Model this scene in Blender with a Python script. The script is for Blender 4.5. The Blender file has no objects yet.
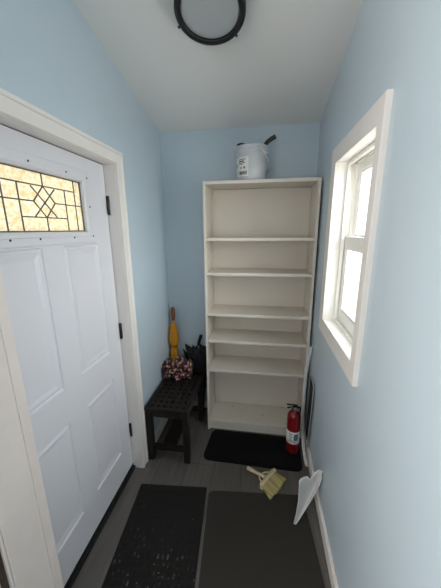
import bpy, bmesh, math, random
from mathutils import Vector, Matrix, noise
random.seed(7)
PI = math.pi
sc = bpy.context.scene
C = sc.collection

# ------------------------------------------------------------------ camera
cam_d = bpy.data.cameras.new('camera')
cam = bpy.data.objects.new('camera', cam_d); C.objects.link(cam)
cam_d.sensor_fit = 'VERTICAL'; cam_d.sensor_height = 24.0
cam_d.lens = 269.92 / 588.0 * 24.0
cam_d.clip_start = 0.02
R_ = Vector((0.98841483, 0.15155381, -0.00821973))
U_ = Vector((-0.0274513, 0.23177238, 0.97238264))
F_ = Vector((-0.1492734, 0.96089178, -0.23324761))
M_ = Matrix((R_, U_, -F_)).transposed().to_4x4()
M_.translation = Vector((0, 0, 1.6928))
cam.matrix_world = M_
sc.camera = cam

# ------------------------------------------------------------------ sky
w = bpy.data.worlds.new('sky'); sc.world = w; w.use_nodes = True
nt = w.node_tree; nt.nodes.clear()
tc = nt.nodes.new('ShaderNodeTexCoord'); sx = nt.nodes.new('ShaderNodeSeparateXYZ')
rp = nt.nodes.new('ShaderNodeValToRGB'); bg = nt.nodes.new('ShaderNodeBackground'); wo = nt.nodes.new('ShaderNodeOutputWorld')
mr = nt.nodes.new('ShaderNodeMapRange'); mr.inputs[1].default_value = -1; mr.inputs[2].default_value = 1
nt.links.new(tc.outputs['Generated'], sx.inputs[0]); nt.links.new(sx.outputs[2], mr.inputs[0])
nt.links.new(mr.outputs[0], rp.inputs[0]); nt.links.new(rp.outputs[0], bg.inputs[0]); nt.links.new(bg.outputs[0], wo.inputs[0])
e = rp.color_ramp.elements
e[0].position = 0.42; e[0].color = (0.60, 0.57, 0.50, 1)
e[1].position = 0.55; e[1].color = (0.93, 0.96, 1.0, 1)
bg.inputs[1].default_value = 2.6

# ------------------------------------------------------------------ area lamps: window daylight and added fill
def area(name, loc, target, sx_, sy_, power, col):
    l = bpy.data.lights.new(name, 'AREA'); l.shape = 'RECTANGLE'; l.size = sx_; l.size_y = sy_
    l.energy = power; l.color = col
    o = bpy.data.objects.new(name, l); C.objects.link(o); o.location = loc
    d = Vector(target) - Vector(loc)
    o.rotation_euler = d.to_track_quat('-Z', 'Y').to_euler()
    return o
area('window_daylight', (1.05, 1.25, 1.75), (-0.6, 1.40, 1.30), 1.0, 1.2, 34, (0.97, 0.98, 1.0))
area('rear_fill', (-0.8, -1.3, 1.7), (-0.3, 1.0, 2.3), 1.4, 1.1, 10, (1.0, 0.97, 0.93))  # added frontal fill behind the camera; the rear wall has no window
area('side_room_fill', (-1.7, -0.25, 1.7), (0.38, 0.9, 1.9), 1.3, 1.2, 38, (1.0, 0.95, 0.89))  # unseen lamp added in the near room to brighten the right wall

sc.view_settings.view_transform = 'Standard'
sc.view_settings.look = 'None'
sc.view_settings.gamma = 1
sc.view_settings.use_curve_mapping = False
sc.view_settings.exposure = 0.36
sc.cycles.use_denoising = True
sc.cycles.max_bounces = 10
sc.cycles.diffuse_bounces = 6
sc.cycles.sample_clamp_indirect = 6

# ------------------------------------------------------------------ materials
def srgb(r, g, b):
    def f(c):
        c /= 255
        return c / 12.92 if c <= 0.04045 else ((c + 0.055) / 1.055) ** 2.4
    return (f(r), f(g), f(b), 1)

def mat(name, col, rough=0.5, metal=0.0, var=0.0, vscale=20, bump=0.0, bscale=60, spec=0.5, **kw):
    m = bpy.data.materials.new(name); m.use_nodes = True
    t = m.node_tree; p = t.nodes['Principled BSDF']
    p.inputs['Base Color'].default_value = col
    p.inputs['Roughness'].default_value = rough; p.inputs['Metallic'].default_value = metal
    p.inputs['Specular IOR Level'].default_value = spec
    for k, v in kw.items(): p.inputs[k].default_value = v
    tcn = t.nodes.new('ShaderNodeTexCoord')
    if var > 0:
        n = t.nodes.new('ShaderNodeTexNoise'); n.inputs['Scale'].default_value = vscale; n.inputs['Detail'].default_value = 5
        t.links.new(tcn.outputs['Object'], n.inputs['Vector'])
        r = t.nodes.new('ShaderNodeValToRGB')
        r.color_ramp.elements[0].position = 0.3; r.color_ramp.elements[1].position = 0.7
        r.color_ramp.elements[0].color = tuple(c * (1 - var) for c in col[:3]) + (1,)
        r.color_ramp.elements[1].color = tuple(min(1, c * (1 + var)) for c in col[:3]) + (1,)
        t.links.new(n.outputs[0], r.inputs[0]); t.links.new(r.outputs[0], p.inputs['Base Color'])
    if bump > 0:
        n2 = t.nodes.new('ShaderNodeTexNoise'); n2.inputs['Scale'].default_value = bscale; n2.inputs['Detail'].default_value = 3
        b = t.nodes.new('ShaderNodeBump'); b.inputs['Strength'].default_value = bump; b.inputs['Distance'].default_value = 0.002
        t.links.new(tcn.outputs['Object'], n2.inputs['Vector']); t.links.new(n2.outputs[0], b.inputs['Height'])
        t.links.new(b.outputs[0], p.inputs['Normal'])
    return m

M = {}
M['wall'] = mat('blue_wall_paint', srgb(190, 204, 213), 0.36, bump=0.15, bscale=160, var=0.015, vscale=3)
M['ceiling'] = mat('ceiling_paint', srgb(228, 227, 224), 0.8, bump=0.15, bscale=120)
M['trim'] = mat('trim_paint', srgb(232, 226, 220), 0.35, var=0.02, vscale=6)
M['oldtrim'] = mat('cream_trim_paint', srgb(226, 214, 206), 0.45, var=0.04, vscale=9, bump=0.2)
M['door'] = mat('door_paint', srgb(220, 219, 223), 0.38, bump=0.12, bscale=90)
M['window'] = mat('window_vinyl', srgb(238, 236, 230), 0.35)
M['black'] = mat('black_metal', srgb(18, 18, 20), 0.4)
M['rubber_seal'] = mat('black_door_seal', srgb(14, 14, 15), 0.7)
M['brown'] = mat('dark_brown_wood', srgb(62, 48, 38), 0.6, var=0.3, vscale=30)
M['shelf'] = mat('off_white_laminate', srgb(214, 206, 194), 0.42, var=0.01, vscale=5)
M['bench'] = mat('black_brown_wood', srgb(32, 26, 24), 0.5, spec=.25, var=0.3, vscale=25, bump=0.3)
M['steel'] = mat('brushed_steel', srgb(170, 172, 170), 0.3, 1.0)
M['panel_dark'] = mat('dark_panel', srgb(6, 7, 7), 0.9)
M['white_plastic'] = mat('white_plastic', srgb(214, 214, 212), 0.4)
M['grey_plastic'] = mat('frosted_pail_plastic', srgb(196, 200, 204), 0.35, var=0.03, vscale=14, **{'Subsurface Weight': 0.0})
M['lens'] = mat('frosted_lamp_lens', srgb(176, 180, 181), 0.5)
M['ext_red'] = mat('red_enamel', srgb(118, 12, 14), 0.3)
M['paper'] = mat('label_paper', srgb(226, 224, 218), 0.6)
M['ink'] = mat('label_ink', srgb(40, 40, 44), 0.6)
M['blue_ink'] = mat('blue_label_ink', srgb(96, 112, 150), 0.6)
M['black_plastic'] = mat('black_plastic', srgb(20, 20, 23), 0.45)
M['wood'] = mat('brown_handle_wood', srgb(126, 78, 48), 0.45, var=0.2, vscale=40)
M['yellow'] = mat('ochre_cloth', srgb(196, 132, 22), 0.75, var=0.12, vscale=40)
M['black_cloth'] = mat('black_cloth', srgb(20, 20, 24), 0.7, var=0.3, vscale=50)
M['broom_tan'] = mat('tan_plastic', srgb(206, 188, 152), 0.5)
M['mat_smooth'] = None

def floor_mat():
    m = bpy.data.materials.new('grey_wood_plank_floor'); m.use_nodes = True
    t = m.node_tree; p = t.nodes['Principled BSDF']; L = t.links.new
    g = t.nodes.new('ShaderNodeTexCoord'); mp = t.nodes.new('ShaderNodeMapping')
    mp.inputs['Rotation'].default_value = (0, 0, PI / 2)
    mp.inputs['Location'].default_value = (0.35, 0.105, 0)
    br = t.nodes.new('ShaderNodeTexBrick')
    br.inputs['Scale'].default_value = 1; br.inputs['Brick Width'].default_value = 0.92; br.inputs['Row Height'].default_value = 0.202
    br.inputs['Mortar Size'].default_value = 0.0018; br.inputs['Mortar Smooth'].default_value = 0.1; br.offset = 0.37
    br.inputs['Color1'].default_value = srgb(92, 88, 84); br.inputs['Color2'].default_value = srgb(104, 99, 95)
    br.inputs['Mortar'].default_value = srgb(52, 49, 47)
    L(g.outputs['Object'], mp.inputs[0]); L(mp.outputs[0], br.inputs['Vector'])
    mp2 = t.nodes.new('ShaderNodeMapping'); mp2.inputs['Scale'].default_value = (26, 1.6, 1)
    n = t.nodes.new('ShaderNodeTexNoise'); n.inputs['Scale'].default_value = 2.2; n.inputs['Detail'].default_value = 8
    L(g.outputs['Object'], mp2.inputs[0]); L(mp2.outputs[0], n.inputs['Vector'])
    r = t.nodes.new('ShaderNodeValToRGB'); r.color_ramp.elements[0].position = .3; r.color_ramp.elements[1].position = .75
    r.color_ramp.elements[0].color = (.72, .71, .7, 1); r.color_ramp.elements[1].color = (1.08, 1.07, 1.05, 1)
    mx = t.nodes.new('ShaderNodeMix'); mx.data_type = 'RGBA'; mx.blend_type = 'MULTIPLY'; mx.inputs[0].default_value = 1
    L(n.outputs[0], r.inputs[0]); L(br.outputs['Color'], mx.inputs[6]); L(r.outputs[0], mx.inputs[7]); L(mx.outputs[2], p.inputs['Base Color'])
    b = t.nodes.new('ShaderNodeBump'); b.inputs['Strength'].default_value = .3; b.inputs['Distance'].default_value = .002
    L(br.outputs['Fac'], b.inputs['Height']); b.invert = True; L(b.outputs[0], p.inputs['Normal'])
    p.inputs['Roughness'].default_value = .42
    return m
M['floor'] = floor_mat()

def rubber(name, col, speck, rows=False, rough=.75, dens=.73):
    """rubber with small light specks of dust stuck to it, and optional rows of raised nubs"""
    m = bpy.data.materials.new(name); m.use_nodes = True
    t = m.node_tree; p = t.nodes['Principled BSDF']; L = t.links.new
    g = t.nodes.new('ShaderNodeTexCoord')
    n = t.nodes.new('ShaderNodeTexNoise'); n.inputs['Scale'].default_value = 60; n.inputs['Detail'].default_value = 6
    n2 = t.nodes.new('ShaderNodeTexNoise'); n2.inputs['Scale'].default_value = 4; n2.inputs['Detail'].default_value = 3
    L(g.outputs['Object'], n.inputs['Vector']); L(g.outputs['Object'], n2.inputs['Vector'])
    ad = t.nodes.new('ShaderNodeMath'); ad.operation = 'MULTIPLY_ADD'; ad.inputs[1].default_value = .35
    L(n2.outputs[0], ad.inputs[0]); L(n.outputs[0], ad.inputs[2])
    r = t.nodes.new('ShaderNodeValToRGB'); r.color_ramp.elements[0].position = dens + .17; r.color_ramp.elements[1].position = dens + .22
    r.color_ramp.elements[0].color = col; r.color_ramp.elements[1].color = speck
    L(ad.outputs[0], r.inputs[0])
    src = r.outputs[0]
    if rows:
        br = t.nodes.new('ShaderNodeTexBrick'); br.inputs['Scale'].default_value = 1
        br.inputs['Brick Width'].default_value = .026; br.inputs['Row Height'].default_value = .040
        br.inputs['Mortar Size'].default_value = .010; br.inputs['Mortar Smooth'].default_value = .3
        L(g.outputs['Object'], br.inputs['Vector'])
        sp = t.nodes.new('ShaderNodeSeparateXYZ'); L(g.outputs['Object'], sp.inputs[0])
        mk = t.nodes.new('ShaderNodeMapRange'); mk.inputs[1].default_value = .16; mk.inputs[2].default_value = -.02; L(sp.outputs[1], mk.inputs[0])
        n3 = t.nodes.new('ShaderNodeTexNoise'); n3.inputs['Scale'].default_value = 22; n3.inputs['Detail'].default_value = 4; L(g.outputs['Object'], n3.inputs['Vector'])
        th = t.nodes.new('ShaderNodeMapRange'); th.inputs[1].default_value = .54; th.inputs[2].default_value = .68; L(n3.outputs[0], th.inputs[0])
        iv = t.nodes.new('ShaderNodeMath'); iv.operation = 'SUBTRACT'; iv.inputs[0].default_value = 1; L(br.outputs['Fac'], iv.inputs[1])
        m1 = t.nodes.new('ShaderNodeMath'); m1.operation = 'MULTIPLY'; L(mk.outputs[0], m1.inputs[0]); L(th.outputs[0], m1.inputs[1])
        m2 = t.nodes.new('ShaderNodeMath'); m2.operation = 'MULTIPLY'; L(m1.outputs[0], m2.inputs[0]); L(iv.outputs[0], m2.inputs[1])
        m3 = t.nodes.new('ShaderNodeMath'); m3.operation = 'MULTIPLY'; m3.inputs[1].default_value = .38; L(m2.outputs[0], m3.inputs[0])
        mc = t.nodes.new('ShaderNodeMix'); mc.data_type = 'RGBA'; L(m3.outputs[0], mc.inputs[0]); L(src, mc.inputs[6]); mc.inputs[7].default_value = srgb(150, 146, 138); src = mc.outputs[2]
        b = t.nodes.new('ShaderNodeBump'); b.inputs['Strength'].default_value = .9; b.inputs['Distance'].default_value = .004; b.invert = True
        L(br.outputs['Fac'], b.inputs['Height']); L(b.outputs[0], p.inputs['Normal'])
    L(src, p.inputs['Base Color'])
    p.inputs['Roughness'].default_value = rough; p.inputs['Specular IOR Level'].default_value = .18
    return m
M['mat_ribbed'] = rubber('ribbed_black_rubber', srgb(33, 31, 30), srgb(130, 128, 122), rows=True, rough=.75)
M['mat_smooth'] = rubber('smooth_charcoal_rubber', srgb(54, 50, 46), srgb(110, 106, 98), rough=.7, dens=.76)
M['mat_black'] = mat('black_foam', srgb(9, 9, 11), 0.85, bump=.3, bscale=200, spec=.2)

def worn_shelf():
    m = M['shelf'].copy(); m.name = 'scuffed_off_white_laminate'
    t = m.node_tree; p = t.nodes['Principled BSDF']; L = t.links.new
    g = t.nodes.new('ShaderNodeTexCoord'); mp = t.nodes.new('ShaderNodeMapping'); mp.inputs['Scale'].default_value = (14, 30, 1)
    n = t.nodes.new('ShaderNodeTexNoise'); n.inputs['Scale'].default_value = 1.5; n.inputs['Detail'].default_value = 5
    L(g.outputs['Object'], mp.inputs[0]); L(mp.outputs[0], n.inputs['Vector'])
    r = t.nodes.new('ShaderNodeValToRGB'); r.color_ramp.elements[0].position = .62; r.color_ramp.elements[1].position = .72
    r.color_ramp.elements[0].color = srgb(214, 206, 194); r.color_ramp.elements[1].color = srgb(150, 143, 132)
    L(n.outputs[0], r.inputs[0]); L(r.outputs[0], p.inputs['Base Color'])
    return m
M['shelf_worn'] = worn_shelf()

def lite_glass():
    m = bpy.data.materials.new('amber_textured_glass'); m.use_nodes = True
    t = m.node_tree; t.nodes.clear(); L = t.links.new
    out = t.nodes.new('ShaderNodeOutputMaterial'); g = t.nodes.new('ShaderNodeTexCoord')
    n = t.nodes.new('ShaderNodeTexNoise'); n.inputs['Scale'].default_value = 62; n.inputs['Detail'].default_value = 2; n.inputs['Distortion'].default_value = .8
    L(g.outputs['Object'], n.inputs['Vector'])
    r = t.nodes.new('ShaderNodeValToRGB')
    r.color_ramp.elements[0].position = .40; r.color_ramp.elements[0].color = srgb(238, 222, 190)
    r.color_ramp.elements[1].position = .55; r.color_ramp.elements[1].color = srgb(253, 247, 232)
    L(n.outputs[0], r.inputs[0])
    b = t.nodes.new('ShaderNodeBump'); b.inputs['Strength'].default_value = .8; b.inputs['Distance'].default_value = .003
    L(n.outputs[0], b.inputs['Height'])
    tr = t.nodes.new('ShaderNodeBsdfTranslucent'); gl = t.nodes.new('ShaderNodeBsdfGlossy'); gl.inputs['Roughness'].default_value = .12
    L(r.outputs[0], tr.inputs[0]); L(b.outputs[0], tr.inputs['Normal']); L(b.outputs[0], gl.inputs['Normal'])
    mx = t.nodes.new('ShaderNodeMixShader'); mx.inputs[0].default_value = .06
    L(tr.outputs[0], mx.inputs[1]); L(gl.outputs[0], mx.inputs[2]); L(mx.outputs[0], out.inputs[0])
    return m
M['lite'] = lite_glass()

def clear_glass():
    m = bpy.data.materials.new('clear_window_glass'); m.use_nodes = True
    t = m.node_tree; t.nodes.clear(); L = t.links.new
    out = t.nodes.new('ShaderNodeOutputMaterial')
    a = t.nodes.new('ShaderNodeBsdfTransparent'); a.inputs[0].default_value = (.96, .97, .96, 1)
    g = t.nodes.new('ShaderNodeBsdfGlossy'); g.inputs['Roughness'].default_value = .02
    mx = t.nodes.new('ShaderNodeMixShader'); mx.inputs[0].default_value = .05; L(a.outputs[0], mx.inputs[1]); L(g.outputs[0], mx.inputs[2])
    L(mx.outputs[0], out.inputs[0])
    return m
M['glass'] = clear_glass()

def floral():
    m = bpy.data.materials.new('pink_floral_cloth'); m.use_nodes = True
    t = m.node_tree; p = t.nodes['Principled BSDF']; L = t.links.new
    g = t.nodes.new('ShaderNodeTexCoord')
    v = t.nodes.new('ShaderNodeTexNoise'); v.inputs['Scale'].default_value = 48; v.inputs['Detail'].default_value = 1.5
    L(g.outputs['Object'], v.inputs['Vector'])
    r = t.nodes.new('ShaderNodeValToRGB'); cr = r.color_ramp
    cr.elements[0].position = .48; cr.elements[0].color = srgb(30, 17, 20)
    cr.elements[1].position = .70; cr.elements[1].color = srgb(196, 168, 146)
    a = cr.elements.new(.53); a.color = srgb(92, 42, 46)
    a = cr.elements.new(.60); a.color = srgb(160, 108, 100)
    L(v.outputs[0], r.inputs[0]); L(r.outputs[0], p.inputs['Base Color']); p.inputs['Roughness'].default_value = .8
    return m
M['floral'] = floral()

def bristle_mat():
    m = bpy.data.materials.new('straw_bristles'); m.use_nodes = True
    t = m.node_tree; p = t.nodes['Principled BSDF']; L = t.links.new
    g = t.nodes.new('ShaderNodeTexCoord'); mp = t.nodes.new('ShaderNodeMapping'); mp.inputs['Scale'].default_value = (90, 6, 10)
    n = t.nodes.new('ShaderNodeTexNoise'); n.inputs['Scale'].default_value = 1; n.inputs['Detail'].default_value = 3
    L(g.outputs['Object'], mp.inputs[0]); L(mp.outputs[0], n.inputs['Vector'])
    r = t.nodes.new('ShaderNodeValToRGB'); r.color_ramp.elements[0].position = .35; r.color_ramp.elements[1].position = .65
    r.color_ramp.elements[0].color = srgb(150, 134, 84); r.color_ramp.elements[1].color = srgb(186, 172, 118)
    L(n.outputs[0], r.inputs[0]); L(r.outputs[0], p.inputs['Base Color']); p.inputs['Roughness'].default_value = .8
    b = t.nodes.new('ShaderNodeBump'); b.inputs['Strength'].default_value = .6; b.inputs['Distance'].default_value = .002
    L(n.outputs[0], b.inputs['Height']); L(b.outputs[0], p.inputs['Normal'])
    return m
M['bristle'] = bristle_mat()

# ------------------------------------------------------------------ mesh helpers
def box(bm, x0, x1, y0, y1, z0, z1, bev=0.0, seg=2):
    t = bmesh.new()
    bmesh.ops.create_cube(t, size=1)
    for v in t.verts:
        v.co = Vector(((x0 + x1) / 2 + v.co.x * (x1 - x0), (y0 + y1) / 2 + v.co.y * (y1 - y0), (z0 + z1) / 2 + v.co.z * (z1 - z0)))
    if bev > 0:
        bmesh.ops.bevel(t, geom=t.edges[:], offset=bev, segments=seg, affect='EDGES', profile=.5)
    join(bm, t)

def join(bm, t, mtx=None):
    mp = {}
    for v in t.verts: mp[v] = bm.verts.new(mtx @ v.co if mtx else v.co)
    for f in t.faces:
        try: nf = bm.faces.new([mp[v] for v in f.verts]); nf.smooth = f.smooth
        except ValueError: pass
    t.free()

def lathe(bm, prof, n=32, ctr=(0, 0, 0), mtx=None, cap=True, fn=None):
    """prof: list of (r, z); fn(theta, i, r, z) may return an altered r"""
    t = bmesh.new(); rings = []
    for i, (r, z) in enumerate(prof):
        ring = []
        for k in range(n):
            a = 2 * PI * k / n
            rr = fn(a, i, r, z) if fn else r
            ring.append(t.verts.new((ctr[0] + rr * math.cos(a), ctr[1] + rr * math.sin(a), ctr[2] + z)))
        rings.append(ring)
    for a, b in zip(rings, rings[1:]):
        for k in range(n):
            f = t.faces.new((a[k], a[(k + 1) % n], b[(k + 1) % n], b[k])); f.smooth = True
    if cap:
        t.faces.new(list(reversed(rings[0]))); t.faces.new(rings[-1])
    join(bm, t, mtx)

def tube(bm, pts, r, n=10, flat=None):
    """tube along pts; r scalar or list; flat=(a,b) makes an elliptic section"""
    pts = [Vector(p) for p in pts]; rings = []
    up = Vector((0, 0, 1)); prev = None
    for i, p in enumerate(pts):
        d = (pts[min(i + 1, len(pts) - 1)] - pts[max(i - 1, 0)]).normalized()
        s = prev if prev is not None else (d.cross(up) if abs(d.z) < .95 else d.cross(Vector((0, 1, 0))))
        s = (s - d * s.dot(d)).normalized(); prev = s; u = s.cross(d)
        rr = r[i] if isinstance(r, (list, tuple)) else r
        a, b = (rr, rr) if not flat else flat
        rings.append([bm.verts.new(p + s * a * math.cos(2 * PI * k / n) + u * b * math.sin(2 * PI * k / n)) for k in range(n)])
    for a, b in zip(rings, rings[1:]):
        for k in range(n):
            f = bm.faces.new((a[k], a[(k + 1) % n], b[(k + 1) % n], b[k])); f.smooth = True
    bm.faces.new(list(reversed(rings[0]))); bm.faces.new(rings[-1])

def spline(pts, n=6):
    P = [Vector(p) for p in pts]; out = []
    for i in range(len(P) - 1):
        p0 = P[max(i - 1, 0)]; p1 = P[i]; p2 = P[i + 1]; p3 = P[min(i + 2, len(P) - 1)]
        for k in range(n):
            t = k / n
            out.append(.5 * ((2 * p1) + (p2 - p0) * t + (2 * p0 - 5 * p1 + 4 * p2 - p3) * t * t + (3 * p1 - p0 - 3 * p2 + p3) * t ** 3))
    out.append(P[-1]); return out

def prism(bm, poly, z0, z1):
    """vertical extrusion of an xy polygon"""
    a = [bm.verts.new((x, y, z0)) for x, y in poly]; b = [bm.verts.new((x, y, z1)) for x, y in poly]
    n = len(poly)
    for i in range(n): bm.faces.new((a[i], a[(i + 1) % n], b[(i + 1) % n], b[i]))
    bm.faces.new(list(reversed(a))); bm.faces.new(b)

def rrect(w_, h_, r, n=6):
    out = []
    for cx, cy, a0 in ((w_ / 2 - r, h_ / 2 - r, 0), (-w_ / 2 + r, h_ / 2 - r, PI / 2), (-w_ / 2 + r, -h_ / 2 + r, PI), (w_ / 2 - r, -h_ / 2 + r, 1.5 * PI)):
        for k in range(n + 1):
            a = a0 + PI / 2 * k / n; out.append((cx + r * math.cos(a), cy + r * math.sin(a)))
    return out

def obj(name, bm, m, parent=None, smooth_angle=None, label=None):
    bmesh.ops.recalc_face_normals(bm, faces=bm.faces[:])
    me = bpy.data.meshes.new(name); bm.to_mesh(me); bm.free()
    me.materials.append(m)
    o = bpy.data.objects.new(name, me); C.objects.link(o)
    if parent is not None:
        o.parent = parent
    if label: o['label'] = label
    return o

def thing(name, label, cat, loc=(0, 0, 0), rotz=0, group=None):
    o = bpy.data.objects.new(name, None); C.objects.link(o); o.empty_display_size = .05
    o.location = loc; o.rotation_euler = (0, 0, rotz); o['label'] = label; o['category'] = cat
    if group: o['group'] = group
    return o
def tag(o, label, cat, group=None):
    o['label'] = label; o['category'] = cat
    if group: o['group'] = group
    return o
def struct(name, bm, m, label=None, cat=None):
    o = obj(name, bm, m); o['kind'] = 'structure'
    if label: o['label'] = label
    if cat: o['category'] = cat
    return o
def B(): return bmesh.new()

# ------------------------------------------------------------------ room shell
XL, XR, YB = -0.826, 0.388, 2.265
def ceil_z(y): return 2.439 + 0.215 * (YB - y)
NX, NY = -2.2, -2.3          # the near room, on the camera's side of the opening

b = B(); box(b, NX - .15, XR + .15, NY, YB + .12, -.08, 0)
struct('floor', b, M['floor'], 'dark grey wood-look plank floor', 'floor')

b = B()
vs = [(NX - .15, NY), (XR + .15, NY), (XR + .15, YB + .12), (NX - .15, YB + .12)]
lo = [b.verts.new((x, y, ceil_z(y))) for x, y in vs]; hi = [b.verts.new((x, y, ceil_z(y) + .08)) for x, y in vs]
b.faces.new(lo); b.faces.new(list(reversed(hi)))
for i in range(4): b.faces.new((lo[i], lo[(i + 1) % 4], hi[(i + 1) % 4], hi[i]))
struct('ceiling', b, M['ceiling'], 'plain white sloping ceiling', 'ceiling')

def wall_yz(bm, x0, x1, ya, yb, za, zb=None):
    """wall slab running along y; zb None follows the sloping ceiling"""
    za_t = ceil_z(ya) if zb is None else zb; zb_t = ceil_z(yb) if zb is None else zb
    v = [bm.verts.new(p) for p in ((x0, ya, za), (x1, ya, za), (x1, yb, za), (x0, yb, za), (x0, ya, za_t), (x1, ya, za_t), (x1, yb, zb_t), (x0, yb, zb_t))]
    for f in ((0, 3, 2, 1), (4, 5, 6, 7), (0, 1, 5, 4), (1, 2, 6, 5), (2, 3, 7, 6), (3, 0, 4, 7)):
        bm.faces.new([v[i] for i in f])

b = B(); box(b, XL - .15, XR + .15, YB, YB + .12, 0, 2.439)
struct('wall_back', b, M['wall'], 'light blue end wall behind the bookcase', 'wall')

DY0, DY1, DZ = 0.600, 1.514, 2.050        # clear opening of the entry door
b = B()
wall_yz(b, XL - .15, XL, DY1 + .021, YB, 0)
wall_yz(b, XL - .15, XL, .5, DY1 + .021, DZ + .021)
struct('wall_left', b, M['wall'], 'light blue wall around the white entry door', 'wall')

WY0, WY1, WZ0, WZ1 = 1.080, 1.625, 1.160, 2.030   # clear opening of the window
b = B()
wall_yz(b, XR, XR + .15, NY, WY0 - .005, 0)
wall_yz(b, XR, XR + .15, WY1 + .005, YB, 0)
wall_yz(b, XR, XR + .15, WY0 - .005, WY1 + .005, 0, WZ0 - .005)
wall_yz(b, XR, XR + .15, WY0 - .005, WY1 + .005, WZ1 + .005)
struct('wall_right', b, M['wall'], 'light blue wall holding the white window', 'wall')

# near room: its side wall and the short stub of wall that carries the doorway trim
b = B()
wall_yz(b, NX - .15, NX, NY, .5, 0)
wall_yz(b, NX, -.745, .51, .635, 0)
box(b, NX, XR, NY - .1, NY, 0, 3.4)
struct('wall_near', b, M['wall'], 'light blue wall stub behind the cream doorway trim', 'wall')

# cream doorway trim on the end of the stub (left edge of the picture)
b = B(); box(b, -.75, -.722, .500, .645, 0, 2.7, .002); box(b, -.7225, -.718, .612, .645, 0, 2.7, .0015)
struct('trim_1', b, M['oldtrim'], 'wide cream doorway trim board at the left edge of the photo', 'trim')
b = B(); box(b, -.745, -.720, .4925, .4995, 0, 2.7, .001); box(b, -.745, -.723, .484, .4915, 0, 2.7, .001)
struct('trim_2', b, M['oldtrim'], 'thin grooved cream bead beside the doorway trim', 'trim')
b = B(); box(b, -.75, -.730, .462, .4835, 0, 2.7)
struct('trim_3', b, M['brown'], 'dark brown strip beside the cream doorway trim', 'trim')
b = B(); box(b, -.78, -.726, .400, .4615, .005, 2.1, .002)
d3 = struct('door_2', b, M['oldtrim'], 'edge of a cream interior door at the bottom left corner', 'door')
b = B(); box(b, -.7262, -.7245, .41, .452, .42, .62, .0008)
obj('latch_plate', b, M['steel'], d3, label='grey metal latch plate')

# entry-door casing, jamb, head, stop, threshold
CY = 1.586
def sweep(bm, stations, closed):
    rings = [[bm.verts.new(p) for p in st] for st in stations]
    n = len(rings[0]); m_ = len(rings)
    for i in range(m_ if closed else m_ - 1):
        a, c = rings[i], rings[(i + 1) % m_]
        for k in range(n): bm.faces.new((a[k], a[(k + 1) % n], c[(k + 1) % n], c[k]))
    if not closed: bm.faces.new(list(reversed(rings[0]))); bm.faces.new(rings[-1])
b = B()
CP = [(.002, 0), (.002, .014), (.005, .017), (.016, .017), (.019, .013), (.052, .015), (.056, .020), (.069, .020), (.072, .016), (.072, 0)]
sweep(b, [[(XL + h, DY1 + o, 0) for o, h in CP], [(XL + h, DY1 + o, DZ + o) for o, h in CP], [(XL + h, .646, DZ + o) for o, h in CP]], False)
struct('trim_4', b, M['trim'], 'white casing around the entry door', 'trim')
b = B()
box(b, XL - .15, XL, DY1, DY1 + .02, 0, DZ + .02)
box(b, XL - .15, XL, DY0 - .02, DY1, DZ, DZ + .02)
box(b, XL - .15, XL, DY0 - .02, DY0, 0, DZ + .02)
struct('trim_5', b, M['trim'], 'white door jamb behind the casing', 'trim')
b = B(); box(b, XL - .15, XL - .049, DY0, DY1, 0, .021, .003)
struct('trim_6', b, M['rubber_seal'], 'black threshold strip under the entry door', 'trim')

# baseboards
def baseboard(name, x0, x1, y0, y1, label, axis):
    b = B(); box(b, x0, x1, y0, y1, 0, .078, .002)
    if axis == 'xl': box(b, x0, x0 + .008, y0, y1, .078, .09, .002)
    if axis == 'xr': box(b, x1 - .008, x1, y0, y1, .078, .09, .002)
    if axis == 'y': box(b, x0, x1, y1 - .008, y1, .078, .09, .002)
    struct(name, b, M['trim'], label, 'baseboard')
baseboard('baseboard_left', XL, XL + .013, CY, YB, 'white baseboard on the left wall behind the bench', 'xl')
baseboard('baseboard_right', XR - .013, XR, NY, YB, 'white baseboard along the right wall', 'xr')
baseboard('baseboard_back', XL + .013, XR - .013, YB - .013, YB, 'white baseboard on the end wall behind the bookcase', 'y')

# ------------------------------------------------------------------ window
CW = .088
b = B()
xf = XR - .020
WP = [(.0, 0), (.0, .018), (.002, .020), (.083, .020), (.085, .018), (.085, 0)]
def wst(sy, sz):
    out = []
    for o, h in WP:
        oy_ = o * (.6 if sy < 0 else 1.04); yb_ = (WY0 + .002 - oy_) if sy < 0 else (WY1 - .002 + oy_); zb_ = (WZ0 + .002 - o) if sz < 0 else (WZ1 - .002 + o * .98)
        out.append((XR - h, yb_, zb_))
    return out
sweep(b, [wst(-1, -1), wst(1, -1), wst(1, 1), wst(-1, 1)], True)
struct('trim_7', b, M['trim'], 'white flat casing around the window', 'trim')
win = thing('window_1', 'white double-hung window set deep in the right wall', 'window'); win['kind'] = 'structure'
b = B()     # reveal boards
x0, x1 = XR + .0005, XR + .14
t_ = .004
box(b, x0, x1, WY0 - t_, WY0, WZ0 - t_, WZ1 + t_); box(b, x0, x1, WY1, WY1 + t_, WZ0 - t_, WZ1 + t_)
box(b, x0, x1, WY0, WY1, WZ1, WZ1 + t_); box(b, x0, x1, WY0, WY1, WZ0 - t_, WZ0)
obj('window_frame', b, M['window'], win)
def ring_yz(bm, x0, x1, y0, y1, z0, z1, wy, wz0, wz1, bev=.0015):
    box(bm, x0, x1, y0, y0 + wy, z0, z1, bev); box(bm, x0, x1, y1 - wy, y1, z0, z1, bev)
    box(bm, x0, x1, y0 + wy, y1 - wy, z0, z0 + wz0, bev); box(bm, x0, x1, y0 + wy, y1 - wy, z1 - wz1, z1, bev)
b = B(); ring_yz(b, .430, .448, WY0, WY1, WZ0, WZ1, .016, .012, .016); ring_yz(b, .470, .482, WY0, WY1, WZ0, WZ1, .010, .008, .010)
obj('window_stop', b, M['window'], win)
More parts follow.
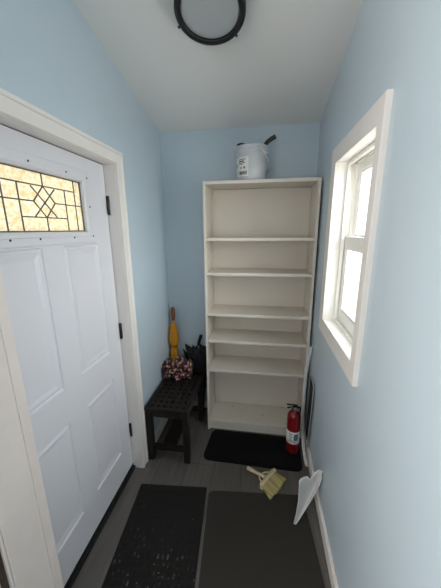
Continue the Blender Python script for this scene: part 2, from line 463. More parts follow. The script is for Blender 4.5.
b = B(); ring_yz(b, .450, .468, WY0 + .004, WY1 - .004, WZ0 + .004, 1.650, .040, .070, .062, .003)
ring_yz(b, .455, .463, WY0 + .044, WY1 - .044, WZ0 + .074, 1.588, .012, .012, .010, .002)
s1 = obj('lower_sash', b, M['window'], win)
b = B(); box(b, .458, .461, WY0 + .05, WY1 - .05, WZ0 + .08, 1.585)
obj('glass_pane', b, M['glass'], s1)
b = B(); box(b, .449, .457, 1.28, 1.34, 1.652, 1.662, .003); box(b, .440, .450, 1.25, 1.37, 1.60, 1.612, .003)
obj('sash_lock', b, M['window'], s1)
b = B(); ring_yz(b, .484, .502, WY0 + .004, WY1 - .004, 1.600, WZ1 - .004, .040, .050, .050, .003)
ring_yz(b, .489, .497, WY0 + .044, WY1 - .044, 1.650, WZ1 - .054, .012, .010, .010, .002)
s2 = obj('upper_sash', b, M['window'], win)
b = B(); box(b, .492, .495, WY0 + .05, WY1 - .05, 1.655, WZ1 - .06)
obj('glass_pane', b, M['glass'], s2)

# ------------------------------------------------------------------ entry door
door = thing('door_1', 'white panelled entry door with leaded amber window', 'door', (0, 0, 0)); door['kind'] = 'structure'
XD = -.891
def panel_face(bm, x, y0, y1, z0, z1, panels, holes, prof):
    """a flat face at x with rectangular panels sunk by prof [(inset, depth)...] and rectangular holes"""
    ys = sorted({y0, y1, *[q for p in panels + holes for q in p[:2]]}); zs = sorted({z0, z1, *[q for p in panels + holes for q in p[2:]]})
    V = {}
    def v(a, c):
        if (a, c) not in V: V[(a, c)] = bm.verts.new((x, a, c))
        return V[(a, c)]
    for i in range(len(ys) - 1):
        for j in range(len(zs) - 1):
            cy, cz = (ys[i] + ys[i + 1]) / 2, (zs[j] + zs[j + 1]) / 2
            if any(p[0] < cy < p[1] and p[2] < cz < p[3] for p in panels + holes): continue
            bm.faces.new((v(ys[i], zs[j]), v(ys[i + 1], zs[j]), v(ys[i + 1], zs[j + 1]), v(ys[i], zs[j + 1])))
    for p in panels:
        last = None
        for ins, dep in prof:
            ring = [bm.verts.new((x - dep, a, c)) for a, c in ((p[0] + ins, p[2] + ins), (p[1] - ins, p[2] + ins), (p[1] - ins, p[3] - ins), (p[0] + ins, p[3] - ins))]
            if last:
                for k in range(4): bm.faces.new((last[k], last[(k + 1) % 4], ring[(k + 1) % 4], ring[k]))
            last = ring
        bm.faces.new(last)
P_UP = (.975, 1.625); P_LO = (.245, .80); CYD = 1.057
pans = [(.729, .994, *P_UP), (1.120, 1.385, *P_UP), (.729, .994, *P_LO), (1.120, 1.385, *P_LO)]
LY0, LY1, LZ0, LZ1 = .818, 1.296, 1.687, 1.924
b = B()
ya, yb2, za, zb2 = .605, 1.509, .024, 2.045
prof = [(0, 0), (.004, .006), (.010, .009), (.016, .007), (.022, .001), (.026, .001), (.046, .0055), (.050, .0050)]
panel_face(b, XD, ya, yb2, za, zb2, pans, [(LY0, LY1, LZ0, LZ1)], prof)
panel_face(b, XD - .044, ya, yb2, za, zb2, [], [(LY0, LY1, LZ0, LZ1)], prof)
for (p, q) in (((ya, za), (yb2, za)), ((yb2, za), (yb2, zb2)), ((yb2, zb2), (ya, zb2)), ((ya, zb2), (ya, za)),
               ((LY0, LZ0), (LY1, LZ0)), ((LY1, LZ0), (LY1, LZ1)), ((LY1, LZ1), (LY0, LZ1)), ((LY0, LZ1), (LY0, LZ0))):
    b.faces.new([b.verts.new(c) for c in ((XD, *p), (XD, *q), (XD - .044, *q), (XD - .044, *p))])
bmesh.ops.remove_doubles(b, verts=b.verts[:], dist=.00005)
obj('door_slab', b, M['door'], door)
b = B()
fy0, fy1, fz0, fz1 = LY0 - .056, LY1 + .056, LZ0 - .056, LZ1 + .056
def lip(bm, prof2):
    last = None
    for ins, h in prof2:
        ring = [bm.verts.new((XD + h, a, c)) for a, c in ((fy0 + ins, fz0 + ins), (fy1 - ins, fz0 + ins), (fy1 - ins, fz1 - ins), (fy0 + ins, fz1 - ins))]
        if last:
            for k in range(4): bm.faces.new((last[k], last[(k + 1) % 4], ring[(k + 1) % 4], ring[k]))
        last = ring
lip(b, [(0, 0), (.001, .004), (.006, .006), (.034, .007), (.036, .013), (.046, .013), (.055, .006), (.058, -.012)])
fr = obj('lite_frame', b, M['door'], door)
for (yy, zz) in ((1.338, 1.948), (1.338, 1.81), (1.338, 1.664), (1.19, 1.950), (1.19, 1.660), (.985, 1.950), (.985, 1.660), (.85, 1.950), (.85, 1.660)):
    b = B(); lathe(b, [(.0045, 0), (.0045, .0012), (.003, .002)], 10, mtx=Matrix.Translation((XD + .0066, yy, zz)) @ Matrix.Rotation(PI / 2, 4, 'Y'))
    obj('screw_plug', b, M['black'], fr)
b = B(); box(b, XD - .016, XD - .011, LY0 + .001, LY1 - .001, LZ0 + .001, LZ1 - .001)
gl = obj('textured_pane', b, M['lite'], door, label='amber textured glass pane')
# lead came pattern, points in (y, z)
b = B()
def came(y0, z0, y1, z1, w_=.0028):
    tube(b, [(XD - .0095, y0, z0), (XD - .0095, y1, z1)], w_, 6)
H = (LY1 - LY0) / 2; cz = (LZ0 + LZ1) / 2
def S(u, v): return (CYD + u * H, cz + v * (LZ1 - LZ0) / 2)
def cm(u0, v0, u1, v1):
    came(*S(u0, v0), *S(u1, v1))
for s in (-1, 1):
    cm(s * .80, -1, s * .80, 1); cm(s * .52, -1, s * .52, .55)
    cm(s * .24, 0.02, s * 1, 0.02)
    cm(0, .55, s * .24, .02); cm(s * .24, .02, 0, -.5)
    cm(s * .26, .5, 0, .0); cm(s * -.26, -.5, 0, .0)
cm(-.80, .55, .80, .55); cm(-.52, -.5, .52, -.5); cm(0, .55, 0, 1); cm(0, -.5, 0, -1)
for z_ in (LZ0 + .003, LZ1 - .003): came(LY0, z_, LY1, z_, .0032)
for y_ in (LY0 + .003, LY1 - .003): came(y_, LZ0, y_, LZ1, .004)
obj('lead_came', b, mat('lead_came', srgb(92, 94, 96), .5, .2), door, label='dark grey lead strips')
b = B(); box(b, XD - .02, XD - .004, DY1 - .005, DY1, .02, DZ); box(b, XD - .02, XD - .004, DY0, DY1, DZ - .005, DZ)
obj('weather_strip', b, mat('bronze_weather_strip', srgb(84, 70, 60), .6), door, label='brown weather strip')
b = B(); box(b, XD - .044, XD + .004, ya, yb2, .0225, .042, .002)
obj('door_sweep', b, M['rubber_seal'], door, label='black rubber sweep')
for zc in (1.830, 1.065, .325):
    b = B(); lathe(b, [(.0065, -.052), (.0078, -.050), (.0078, .050), (.0065, .052)], 12, mtx=Matrix.Translation((XD + .0085, 1.5085, zc)))
    for k in (-.02, .02): lathe(b, [(.0083, k - .0015), (.0083, k + .0015)], 12, mtx=Matrix.Translation((XD + .0085, 1.5085, zc)))
    box(b, XD + .003, XD + .016, 1.5105, 1.5138, zc - .05, zc + .05, .001)
    obj('hinge', b, M['black'], door)

# ------------------------------------------------------------------ bookcase
BX, BYF, BYB, BH = -.428, 1.975, 2.250, 2.02
bc = thing('bookcase', 'tall off-white open bookcase standing against the end wall', 'bookcase', (BX + .4, 2.11, 0))
def bpart(name, x0, x1, y0, y1, z0, z1, m=None, bev=.0015, label=None):
    b = B(); box(b, x0 - (BX + .4), x1 - (BX + .4), y0 - 2.11, y1 - 2.11, z0, z1, bev)
    return obj(name, b, m or M['shelf'], bc, label=label)
bpart('side_panel', BX, BX + .018, BYF, BYB, 0, BH)
bpart('side_panel', BX + .782, BX + .800, BYF, BYB, 0, BH)
bpart('top_panel', BX + .0185, BX + .7815, BYF, BYB, BH - .022, BH)
bpart('back_panel', BX + .0185, BX + .7815, BYB - .006, BYB - .001, .02, BH - .024)
for i, zt in enumerate((1.631, 1.376, 1.055, .832, .576)):
    bpart('shelf', BX + .0195, BX + .7805, BYF + .003, BYB - .008, zt - .022, zt)
bpart('bottom_shelf', BX + .0185, BX + .7815, BYF + .001, BYB - .008, .070, .092, M['shelf_worn'], label='scuffed bottom shelf')
bpart('plinth', BX + .0185, BX + .7815, BYF + .012, BYF + .028, .002, .069)

# ------------------------------------------------------------------ bench
BN = dict(x0=-.808, x1=-.486, y0=1.588, y1=2.10, h=.450)
be = thing('slatted_bench', 'low black-brown wooden bench with a perforated top, against the left wall', 'bench', (-.647, 1.815, 0))
ox, oy = -.647, 1.815
def lx(v): return v - ox
def ly(v): return v - oy
def perforated(bm, x0, x1, y0, y1, z0, z1, nx, ny, hole, mx_, my_):
    px = (x1 - x0 - 2 * mx_) / nx; py = (y1 - y0 - 2 * my_) / ny
    xs = [x0]; ys = [y0]
    for i in range(nx):
        c = x0 + mx_ + px * (i + .5); xs += [c - hole / 2, c + hole / 2]
    for j in range(ny):
        c = y0 + my_ + py * (j + .5); ys += [c - hole / 2, c + hole / 2]
    xs.append(x1); ys.append(y1)
    V = {}
    def v(i, j, z):
        k = (i, j, z)
        if k not in V: V[k] = bm.verts.new((xs[i], ys[j], z))
        return V[k]
    solid = lambda i, j: 0 <= i < len(xs) - 1 and 0 <= j < len(ys) - 1 and not (i % 2 == 1 and j % 2 == 1)
    for i in range(len(xs) - 1):
        for j in range(len(ys) - 1):
            if not solid(i, j): continue
            bm.faces.new((v(i, j, z1), v(i + 1, j, z1), v(i + 1, j + 1, z1), v(i, j + 1, z1)))
            bm.faces.new((v(i, j, z0), v(i, j + 1, z0), v(i + 1, j + 1, z0), v(i + 1, j, z0)))
            for (di, dj, a, c) in ((-1, 0, (i, j), (i, j + 1)), (1, 0, (i + 1, j + 1), (i + 1, j)), (0, -1, (i + 1, j), (i, j)), (0, 1, (i, j + 1), (i + 1, j + 1))):
                if not solid(i + di, j + dj):
                    bm.faces.new((v(*a, z0), v(*c, z0), v(*c, z1), v(*a, z1)))
b = B(); perforated(b, lx(BN['x0']), lx(BN['x1']), ly(BN['y0']), ly(BN['y1']), .428, .45, 6, 9, .021, .018, .012)
obj('bench_top', b, M['bench'], be)
for xx in (BN['x0'] + .001, BN['x1'] - .045):
    for yy in (BN['y0'] + .001, BN['y1'] - .045):
        b = B()
        cx_, cy_ = lx(xx) + .022, ly(yy) + .022
        box(b, cx_ - .022, cx_ + .022, cy_ - .022, cy_ + .022, .006, .4275, .004)
        box(b, cx_ - .016, cx_ + .016, cy_ - .016, cy_ + .016, 0, .008, .003)
        obj('leg', b, M['bench'], be)
for yy in (BN['y0'] + .010, BN['y1'] - .036):
    b = B(); box(b, lx(BN['x0']) + .045, lx(BN['x1']) - .045, ly(yy), ly(yy) + .026, .375, .4275, .003); obj('apron', b, M['bench'], be)
    b = B(); box(b, lx(BN['x0']) + .045, lx(BN['x1']) - .045, ly(yy), ly(yy) + .026, .095, .135, .003); obj('stretcher', b, M['bench'], be)
for xx in (BN['x0'] + .008, BN['x1'] - .034):
    b = B(); box(b, lx(xx), lx(xx) + .026, ly(BN['y0']) + .046, ly(BN['y1']) - .046, .375, .4275, .003); obj('apron', b, M['bench'], be)
b = B(); box(b, -.055, .055, ly(BN['y0']) + .036, ly(BN['y1']) - .036, .118, .136, .003)
obj('lower_board', b, M['bench'], be)

# ------------------------------------------------------------------ floor mats
def mat_obj(name, w_, l_, r, th, cx, cy, rz, m, label):
    b = B(); prism(b, rrect(w_, l_, r), 0, th * .6)
    b2 = rrect(w_ - .006, l_ - .006, max(r - .003, .002)); prism(b, b2, th * .6, th)
    o = obj(name, b, m); o.location = (cx, cy, 0.0005); o.rotation_euler = (0, 0, rz)
    return tag(o, label, 'mat')
mA = mat_obj('ribbed_mat', .452, .78, .006, .007, 0, 0, math.radians(4.8), M['mat_ribbed'], 'black nubbed rubber doormat beside the entry door')
a = math.radians(4.8); c0 = Vector((-.550, 1.411)); d = Vector((math.sin(a), -math.cos(a)))
mA.location = (c0.x + d.x * .39, c0.y + d.y * .39, .0005)
mB = mat_obj('smooth_mat', .612, .90, .035, .005, 0, 0, math.radians(5), M['mat_smooth'], 'large smooth charcoal mat with rounded corners along the right wall')
a = math.radians(5); c0 = Vector((-.002, 1.440)); d = Vector((math.sin(a), -math.cos(a)))
mB.location = (c0.x + d.x * .45, c0.y + d.y * .45, .0005)
b = B()
pts = rrect(.735, .318, .05)
prism(b, [(x + (.018 if y > 0 else 0) * (1 if x < 0 else 0), y) for x, y in pts], 0, .008)
for k in range(4):
    pass
tube(b, [(-.30, -.150, .008), (.32, -.150, .008)], .004, 6)
o = obj('black_mat', b, M['mat_black']); o.location = (-.036, 1.806, .0005); o.rotation_euler = (0, 0, math.radians(-.5))
tag(o, 'deep black foam mat on the floor in front of the bookcase', 'mat')

# ------------------------------------------------------------------ ceiling lamp
ny_ = 1.366; tilt = -math.atan(.215)
la = thing('ceiling_lamp', 'round flush ceiling lamp with a black ring and frosted lens, switched off', 'lamp', (-.245, ny_, ceil_z(ny_)))
la.rotation_euler = (tilt, 0, 0)
b = B(); lathe(b, [(.146, 0), (.150, -.004), (.150, -.058), (.147, -.064), (.129, -.064), (.125, -.060), (.125, -.045), (.125, 0)], 64, cap=False)
obj('lamp_ring', b, M['black'], la)
b = B(); lathe(b, [(.1245, -.046), (.1245, -.052), (.118, -.056), (.09, -.061), (.05, -.0635), (.01, -.0645)], 64)
obj('lamp_lens', b, M['lens'], la, label='frosted white lens')
for deg in (52, 160, 285):
    t = math.radians(deg); b = B()
    lathe(b, [(.004, 0), (.004, .010), (.0055, .012), (.0055, .016)], 10, mtx=Matrix.Translation((.149 * math.cos(t), .149 * math.sin(t), -.048)) @ Matrix.Rotation(t, 4, 'Z') @ Matrix.Rotation(PI / 2, 4, 'Y'))
    obj('thumb_screw', b, M['black'], la)

# ------------------------------------------------------------------ pail on the bookcase
pc = (-.095, 2.105)
pl = thing('plastic_pail', 'frosted grey plastic pail standing on top of the bookcase', 'pail', (pc[0], pc[1], BH))
b = B()
lathe(b, [(.098, 0), (.101, .004), (.104, .02), (.113, .172), (.119, .174), (.119, .180), (.1145, .182), (.1145, .194), (.120, .196), (.120, .203), (.1155, .205), (.116, .218), (.121, .220), (.121, .226), (.117, .228),
          (.113, .226), (.111, .205), (.109, .17), (.099, .006), (.02, .005)], 48)
obj('pail_body', b, M['grey_plastic'], pl)
def curved_patch(bm, r, a0, a1, z0, z1, lean=0.06, n=10, th=.0008):
    """a thin patch wrapped on the pail's side"""
    for k in range(n):
        p = [a0 + (a1 - a0) * q / n for q in (k, k + 1)]
        vs = []
        for rr_ in (0, th):
            for aa, zz in ((p[0], z0), (p[1], z0), (p[1], z1), (p[0], z1)):
                R = r + zz * lean + rr_
                vs.append(bm.verts.new((R * math.cos(aa), R * math.sin(aa), zz)))
        bm.faces.new(vs[4:]); bm.faces.new(list(reversed(vs[:4])))
        for i in range(4): bm.faces.new((vs[i], vs[(i + 1) % 4], vs[4 + (i + 1) % 4], vs[4 + i]))
b = B(); A0, A1 = math.radians(206), math.radians(262)
curved_patch(b, .1035, A0, A1, .030, .150)
lb = obj('paper_label', b, M['paper'], pl, label='white paper label with a barcode')
b = B()
def strip(u0, u1, z0, z1): curved_patch(b, .1045, A0 + (A1 - A0) * u0, A0 + (A1 - A0) * u1, z0, z1, n=3, th=.0004)
for (u0, u1, z0, z1) in ((.30, .82, .134, .139), (.30, .70, .121, .129), (.30, .78, .112, .116), (.30, .62, .105, .108), (.04, .16, .108, .113), (.05, .20, .098, .102), (.04, .14, .090, .094), (.42, .50, .078, .090), (.66, .76, .078, .090)):
    strip(u0, u1, z0, z1)
x = .32
while x < .90:
    w_ = random.choice((.014, .02, .03)); strip(x, x + w_, .040, .062); x += w_ + random.choice((.014, .02))
obj('label_print', b, M['ink'], lb, label='dark small print and barcode bars')
b = B()
ears = math.radians(-62)
E1 = Vector((.121 * math.cos(ears), .121 * math.sin(ears), .205)); E2 = Vector((-E1.x, -E1.y, .205))
for Ee in (E1, E2):
    b = B()
    dd = Vector((Ee.x, Ee.y, 0)).normalized()
    lathe(b, [(.012, -.006), (.012, .004), (.008, .007)], 14, mtx=Matrix.Translation(Ee) @ dd.to_track_quat('Z', 'Y').to_matrix().to_4x4())
    obj('handle_ear', b, M['grey_plastic'], pl)
# wire bail fallen down on the right side
b = B(); pts = []
axis = (E2 - E1); mid = (E1 + E2) / 2; side = Vector((-axis.y, axis.x, 0)).normalized()
if side.x < 0: side = -side
for k in range(25):
    t = PI * k / 24
    p = mid - axis / 2 * math.cos(t) * 1.06 + (side * .132 + Vector((0, 0, -.125))) * math.sin(t)
    pts.append(p)
tube(b, pts, .0042, 8)
obj('bail_handle', b, M['white_plastic'], pl, label='white bail handle hanging down')

# tools in the pail
th_ = thing('scraper_handle', 'black tool handle leaning out of the right side of the grey pail', 'tool', (pc[0] + .03, pc[1] - .01, BH + .008))
b = B(); tube(b, spline([(0, 0, .012), (.028, 0, .12), (.066, 0, .232), (.095, -.004, .262), (.132, -.006, .282)]), .011, 10, flat=(.015, .012)); obj('handle_grip', b, M['black_plastic'], th_)
b = B(); box(b, -.03, .03, -.002, .002, 0.0, .012); obj('scraper_blade', b, M['steel'], th_)
b = B(); lathe(b, [(.010, 0), (.022, .05), (.026, .18), (.030, .228), (.027, .246), (.012, .252)], 20, fn=lambda a, i, r, z: r * (1 + .12 * math.cos(2 * a)))
o = obj('black_tool_head', b, M['black_plastic']); o.location = (pc[0] - .072, pc[1] - .012, BH + .008)
tag(o, 'rounded black tool head poking over the left rim of the grey pail', 'tool')

# ------------------------------------------------------------------ umbrellas
def pleats(n, amp, tw, ph=0):
    def fn(a, i, r, z):
        s = math.cos(n * a + tw * z + ph)
        return r * (1 + amp * s + .06 * noise.noise(Vector((math.cos(a) * 3, math.sin(a) * 3, z * 30 + ph))))
    return fn
yu = thing('yellow_umbrella', 'folded ochre yellow umbrella with a wooden handle standing in the corner', 'umbrella', (-.784, 2.190, -0.0))
yu.scale = (1, 1, .975)
yu.rotation_euler = (math.radians(-1), math.radians(.6), 0)
b = B(); lathe(b, [(.004, 0), (.005, .03), (.010, .07), (.022, .16), (.030, .35), (.032, .50), (.031, .62), (.025, .680), (.038, .715), (.042, .75), (.036, .80), (.026, .86), (.017, .905)], 48, fn=pleats(8, .13, 6))
obj('canopy', b, M['yellow'], yu)
b = B(); lathe(b, [(.026, .668), (.031, .671), (.031, .688), (.026, .691)], 24, fn=None); obj('strap', b, mat('dark_ochre_strap', srgb(132, 84, 14), .8), yu)
b = B(); lathe(b, [(.013, .905), (.019, .908), (.019, .922), (.013, .925)], 20); obj('collar', b, M['steel'], yu)
b = B(); lathe(b, [(.013, .922), (.017, .93), (.019, .98), (.019, 1.02), (.016, 1.045), (.008, 1.052)], 20); obj('handle', b, M['wood'], yu)

fu = thing('floral_umbrella', 'crumpled pink floral folding umbrella lying on the far end of the bench', 'umbrella', (-.690, 2.030, .4505), math.radians(1))
fu.scale = (1, 1, 1.15)
b = B()
mt = Matrix.Translation((0, 0, .062)) @ Matrix.Rotation(PI / 2, 4, 'Y') @ Matrix.Translation((0, 0, -.130))
def ruffle(a, i, r, z):
    s = math.cos(9 * a + 22 * z) * .24 + .42 * noise.noise(Vector((math.cos(a) * 2.2, math.sin(a) * 2.2, z * 26))) + .34 * noise.noise(Vector((math.cos(a) * 5, math.sin(a) * 5, z * 60 + 3)))
    return min(r * 1.12 * (1 + s), .060 / max(.35, abs(math.cos(a))) if math.cos(a) > 0 else 9)
pr = [(.012, -.012)]
for k in range(24):
    t = k / 23; pr.append((.040 + .020 * math.sin(PI * t) + .008 * math.sin(14 * t), .245 * t))
pr.append((.016, .252))
lathe(b, pr, 72, mtx=mt, fn=ruffle)
obj('canopy', b, M['floral'], fu)
b = B(); lathe(b, [(.052, -.008), (.055, -.006), (.055, .006), (.052, .008)], 30, mtx=Matrix.Translation((.0, 0, .060)) @ Matrix.Rotation(PI / 2, 4, 'Y'))
obj('strap', b, M['floral'], fu)
b = B(); lathe(b, [(.012, 0), (.015, .01), (.014, .05), (.008, .056)], 16, mtx=Matrix.Translation((-.128, 0, .05)) @ Matrix.Rotation(PI, 4, 'Z') @ Matrix.Rotation(PI / 2, 4, 'Y'))
obj('handle', b, M['black_plastic'], fu, label='black handle')

bu = thing('black_umbrella', 'loosely folded black umbrella standing between bench and bookcase', 'umbrella', (-.528, 2.190, 0))
b = B()
def shag(a, i, r, z):
    return r * (1 + .22 * math.cos(8 * a + 9 * z) + .25 * noise.noise(Vector((math.cos(a) * 3, math.sin(a) * 3, z * 22))))
pr = [(.005, .0)] + [(.012 + .052 * (k / 20) ** .8, .05 + .57 * k / 20) for k in range(21)] + [(.06, .655), (.03, .665)]
lathe(b, pr, 64, fn=shag)
cn = obj('canopy', b, M['black_cloth'], bu)
b = B()
for k in range(26):      # rib tips with the drooping corners of the cloth
    a = 2 * PI * k / 13 + .3; r0 = .048; left = max(0, -math.cos(a)); hh = random.uniform(.62, .70)
    ro = (1.35 if math.cos(a) > 0 or abs(math.sin(a)) > .8 else 1.5 + 2.4 * left * random.uniform(.75, 1))
    zb_ = random.uniform(.46, .58)
    if k > 12: hh -= .13; zb_ -= .10; a += .2; left = max(0, -math.cos(a)); ro = min(ro, 1.7)
    p0 = Vector((r0 * math.cos(a), r0 * math.sin(a), zb_)); p1 = Vector((ro * r0 * math.cos(a), 1.2 * r0 * math.sin(a), hh))
    pm = p0.lerp(p1, .6) + Vector((math.cos(a) * .012, 0, -.004))
    t0 = Vector((-math.sin(a), math.cos(a), -.5 * left)) * .03; nn = Vector((math.cos(a), math.sin(a), 0)) * .007
    v = [b.verts.new(q) for q in (p0 - t0 - nn, p0 + t0 - nn, p0 + t0 + nn, p0 - t0 + nn, pm - t0 * .8 - nn, pm + t0 * .8 - nn, pm + t0 * .8 + nn, pm - t0 * .8 + nn, p1)]
    for f in ((0, 1, 2, 3), (0, 4, 5, 1), (1, 5, 6, 2), (2, 6, 7, 3), (3, 7, 4, 0), (4, 8, 5), (5, 8, 6), (6, 8, 7), (7, 8, 4)): b.faces.new([v[i] for i in f])
obj('canopy_tips', b, M['black_cloth'], bu)
b = B(); tube(b, [(-.01, 0, .60), (-.012, -.01, .66), (-.010, -.012, .71)], .006, 8); obj('shaft', b, M['steel'], bu)
b = B(); tube(b, spline([(-.012, -.012, .690), (-.004, -.017, .73), (.008, -.02, .765), (.016, -.02, .790)]), [.015] * 18 + [.012], 12); obj('handle', b, M['black_plastic'], bu)

# ------------------------------------------------------------------ fire extinguisher
fe = thing('fire_extinguisher', 'red fire extinguisher with a white label standing on the black mat', 'fire extinguisher', (.272, 1.838, .0095))
fe.scale = (1, 1, .94)
b = B(); lathe(b, [(.044, 0), (.049, .003), (.050, .012), (.050, .315), (.047, .338), (.038, .355), (.024, .366), (.016, .372), (.016, .380)], 40)
obj('cylinder', b, M['ext_red'], fe)
b = B(); lathe(b, [(.0504, .095), (.0508, .096), (.0508, .205), (.0504, .206)], 40, cap=False)
lb = obj('label_band', b, M['paper'], fe, label='white instruction label')
b = B()
def fpatch(a0, a1, z0, z1): 
    global b
    curved_patch(b, .0509, math.radians(a0), math.radians(a1), z0, z1, lean=0, n=4, th=.0004)
for k in range(5):
    z0 = .185 - k * .014; fpatch(225 + (k * 7) % 12, 262 - (k * 5) % 9, z0, z0 + .005)
fpatch(222, 300, .110, .114); fpatch(222, 290, .120, .123)
obj('label_print', b, M['ink'], lb)
b = B(); fpatch(268, 305, .130, .190); obj('label_picture', b, M['blue_ink'], lb, label='pale blue printed panel')
b = B(); lathe(b, [(.017, .372), (.019, .376), (.019, .392), (.014, .396), (.012, .412), (.014, .418)], 18); box(b, -.014, .030, -.010, .010, .384, .410, .003)
obj('valve', b, M['black_plastic'], fe)
b = B(); tube(b, [(.020, 0, .420), (-.02, -.004, .424), (-.058, -.008, .430)], .006, 8, flat=(.009, .003)); obj('lever', b, M['black_plastic'], fe)
b = B(); tube(b, [(.020, 0, .402), (-.02, -.004, .404), (-.055, -.008, .398)], .006, 8, flat=(.009, .003)); obj('carry_handle', b, M['black_plastic'], fe)
b = B(); lathe(b, [(.016, 0), (.017, .003), (.017, .009), (.014, .011)], 20, mtx=Matrix.Translation((.006, -.010, .392)) @ Matrix.Rotation(PI / 2, 4, 'X'))
obj('pressure_gauge', b, M['steel'], fe, label='silver pressure gauge')
b = B(); tube(b, spline([(.024, -.002, .398), (.040, .010, .396), (.046, .024, .375), (.046, .034, .33), (.046, .034, .25), (.046, .034, .18), (.046, .034, .13)]), .0065, 8)
obj('hose', b, M['rubber_seal'], fe)
b = B(); tube(b, [(-.012, -.012, .414), (-.030, -.022, .410), (-.034, -.024, .398), (-.022, -.018, .392)], .0018, 6); obj('safety_pin', b, M['steel'], fe)

# ------------------------------------------------------------------ folded rack in the gap
fr_ = thing('folded_stand', 'folded stand with a long white curved rail and thin steel loop, beside the extinguisher', 'stand', (.36, 1.86, 0))
o0 = Vector((.36, 1.86, 0))
rail = [(.3635, 1.86, .871), (.356, 1.90, .733), (.350, 1.925, .572), (.350, 1.925, .311), (.353, 1.870, .100), (.357, 1.79, .030), (.362, 1.695, .013)]
b = B(); tube(b, [Vector(p) - o0 for p in spline(rail)], .010, 10, flat=(.012, .010)); obj('curved_rail', b, M['white_plastic'], fr_, label='long white curved rail')
loop = [(.3755, 1.90, .12), (.3755, 1.862, .640), (.3755, 1.850, .650), (.3755, 1.745, .636), (.3755, 1.735, .620), (.3755, 1.750, .430), (.373, 1.785, .110), (.366, 1.80, .040)]
b = B(); tube(b, [Vector(p) - o0 for p in loop], .0045, 8); obj('steel_loop', b, mat('light_grey_steel', srgb(170, 174, 172), .35, .3), fr_, label='thin bent steel loop')
b = B()
pg = [(1.885, .12), (1.858, .632), (1.75, .618), (1.755, .43), (1.785, .12)]
va = [b.verts.new((.3735 - o0.x, y - o0.y, z)) for y, z in pg]; vb = [b.verts.new((.3765 - o0.x, y - o0.y, z)) for y, z in pg]
for i in range(5): b.faces.new((va[i], va[(i + 1) % 5], vb[(i + 1) % 5], vb[i]))
b.faces.new(va); b.faces.new(list(reversed(vb)))
obj('dark_panel', b, M['panel_dark'], fr_, label='thin dark panel inside the loop')

# ------------------------------------------------------------------ dustpan
dp = thing('dustpan', 'white plastic dustpan propped on its corner against the right wall baseboard', 'dustpan', (.30, 1.33, 0))
o0 = Vector((.30, 1.33, 0))
rows = [
     [(0.25, 1.324, 0.262), (0.263, 1.335, 0.272), (0.293, 1.351, 0.272), (0.314, 1.347, 0.262), (0.338, 1.372, 0.275), (0.366, 1.381, 0.3), (0.381, 1.361, 0.315)] ,
     [(0.25, 1.321, 0.235), (0.265, 1.336, 0.235), (0.298, 1.361, 0.22), (0.321, 1.371, 0.205), (0.347, 1.395, 0.205), (0.372, 1.387, 0.24), (0.381, 1.359, 0.275)] ,
     [(0.251, 1.32, 0.185), (0.269, 1.342, 0.17), (0.294, 1.369, 0.15), (0.321, 1.389, 0.135), (0.346, 1.399, 0.14), (0.364, 1.393, 0.165), (0.37, 1.364, 0.21)] ,
     [(0.252, 1.321, 0.125), (0.267, 1.34, 0.105), (0.284, 1.355, 0.09), (0.301, 1.365, 0.08), (0.317, 1.374, 0.08), (0.329, 1.371, 0.09), (0.337, 1.355, 0.125)] ,
     [(0.239, 1.292, 0.062), (0.248, 1.304, 0.048), (0.258, 1.312, 0.04), (0.268, 1.317, 0.035), (0.274, 1.321, 0.035), (0.279, 1.321, 0.04), (0.287, 1.319, 0.055)] ,
     [(0.226, 1.272, 0.014), (0.228, 1.271, 0.008), (0.23, 1.27, 0.006), (0.232, 1.27, 0.005), (0.235, 1.271, 0.006), (0.237, 1.273, 0.008), (0.238, 1.273, 0.012)] ,
]
b = B(); g = [[b.verts.new(Vector(p) - o0) for p in r] for r in rows]
for i in range(len(g) - 1):
    for j in range(len(g[0]) - 1):
        f = b.faces.new((g[i][j], g[i][j + 1], g[i + 1][j + 1], g[i + 1][j])); f.smooth = True
o = obj('pan', b, M['white_plastic'], dp)
md = o.modifiers.new('thickness', 'SOLIDIFY'); md.thickness = .004; md.offset = 0
md = o.modifiers.new('smooth', 'SUBSURF'); md.levels = 1; md.render_levels = 2
b = B(); tube(b, [Vector(p) - o0 for p in spline(rows[0])], .0055, 8); obj('rim', b, M['white_plastic'], dp)
b = B(); tube(b, [Vector(r[0]) - o0 for r in rows], .003, 8); tube(b, [Vector(r[-1]) - o0 for r in rows[1:]], .003, 8); obj('side_lip', b, M['white_plastic'], dp)

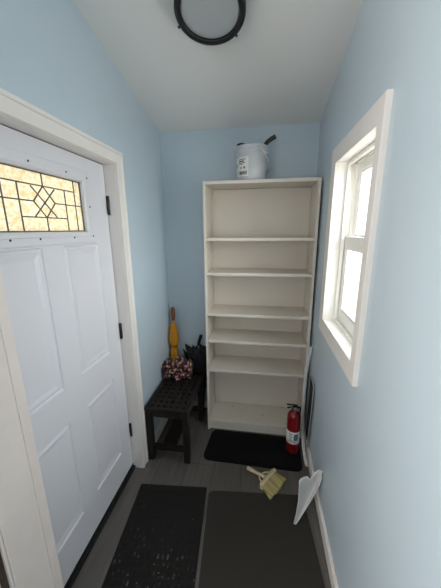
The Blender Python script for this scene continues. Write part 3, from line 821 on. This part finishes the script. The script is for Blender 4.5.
# ------------------------------------------------------------------ whisk broom
br = thing('whisk_broom', 'small straw-yellow whisk broom with a tan handle lying on the charcoal mat edge', 'broom', (.080, 1.535, .006), math.radians(54.8))
b = B()
NXb, NYb = 40, 8
top = {}; bot = {}
for j in range(NYb + 1):
    t = j / NYb; hw0 = .078; 
    for i in range(NXb + 1):
        s = i / NXb * 2 - 1
        x_ = s * (hw0 + (.100 - hw0) * t) - .010 * t
        y_ = -.012 - .078 * t + (random.uniform(-.004, .004) if j == NYb else 0) - .006 * t * math.cos(s * 1.5)
        th2 = (.022 * (1 - .55 * t)) * (1 - .5 * s ** 6) + .0006 * math.cos(i * 2.6) * (j > 0)
        top[i, j] = b.verts.new((x_, y_, .020 + th2 - .008 * t)); bot[i, j] = b.verts.new((x_, y_, max(.001, .018 - th2 * .9 - .004 * t)))
for j in range(NYb):
    for i in range(NXb):
        b.faces.new((top[i, j], top[i + 1, j], top[i + 1, j + 1], top[i, j + 1])); b.faces.new((bot[i, j], bot[i, j + 1], bot[i + 1, j + 1], bot[i + 1, j]))
for i in range(NXb):
    b.faces.new((top[i, 0], bot[i, 0], bot[i + 1, 0], top[i + 1, 0])); b.faces.new((top[i, NYb], top[i + 1, NYb], bot[i + 1, NYb], bot[i, NYb]))
for j in range(NYb):
    b.faces.new((top[0, j], top[0, j + 1], bot[0, j + 1], bot[0, j])); b.faces.new((top[NXb, j], bot[NXb, j], bot[NXb, j + 1], top[NXb, j + 1]))
obj('bristles', b, M['bristle'], br)
b = B(); box(b, -.086, .086, -.016, .010, .002, .044, .006, 3); box(b, -.070, .070, .008, .016, .006, .038, .004); obj('broom_cap', b, M['broom_tan'], br)
b = B()
tube(b, spline([(-.006, .012, .022), (-.012, .055, .022), (-.020, .11, .020), (-.028, .158, .018)]), [.012] * 8 + [.011] * 5 + [.013] * 4 + [.014, .009], 12, flat=None)
tube(b, [(.052, .014, .022), (.022, .045, .022), (-.010, .055, .022)], .006, 8); tube(b, [(-.055, .014, .022), (-.036, .045, .022), (-.014, .060, .022)], .006, 8)
tube(b, [(.020, .014, .022), (-.010, .050, .022)], .005, 8)
obj('handle', b, M['broom_tan'], br)
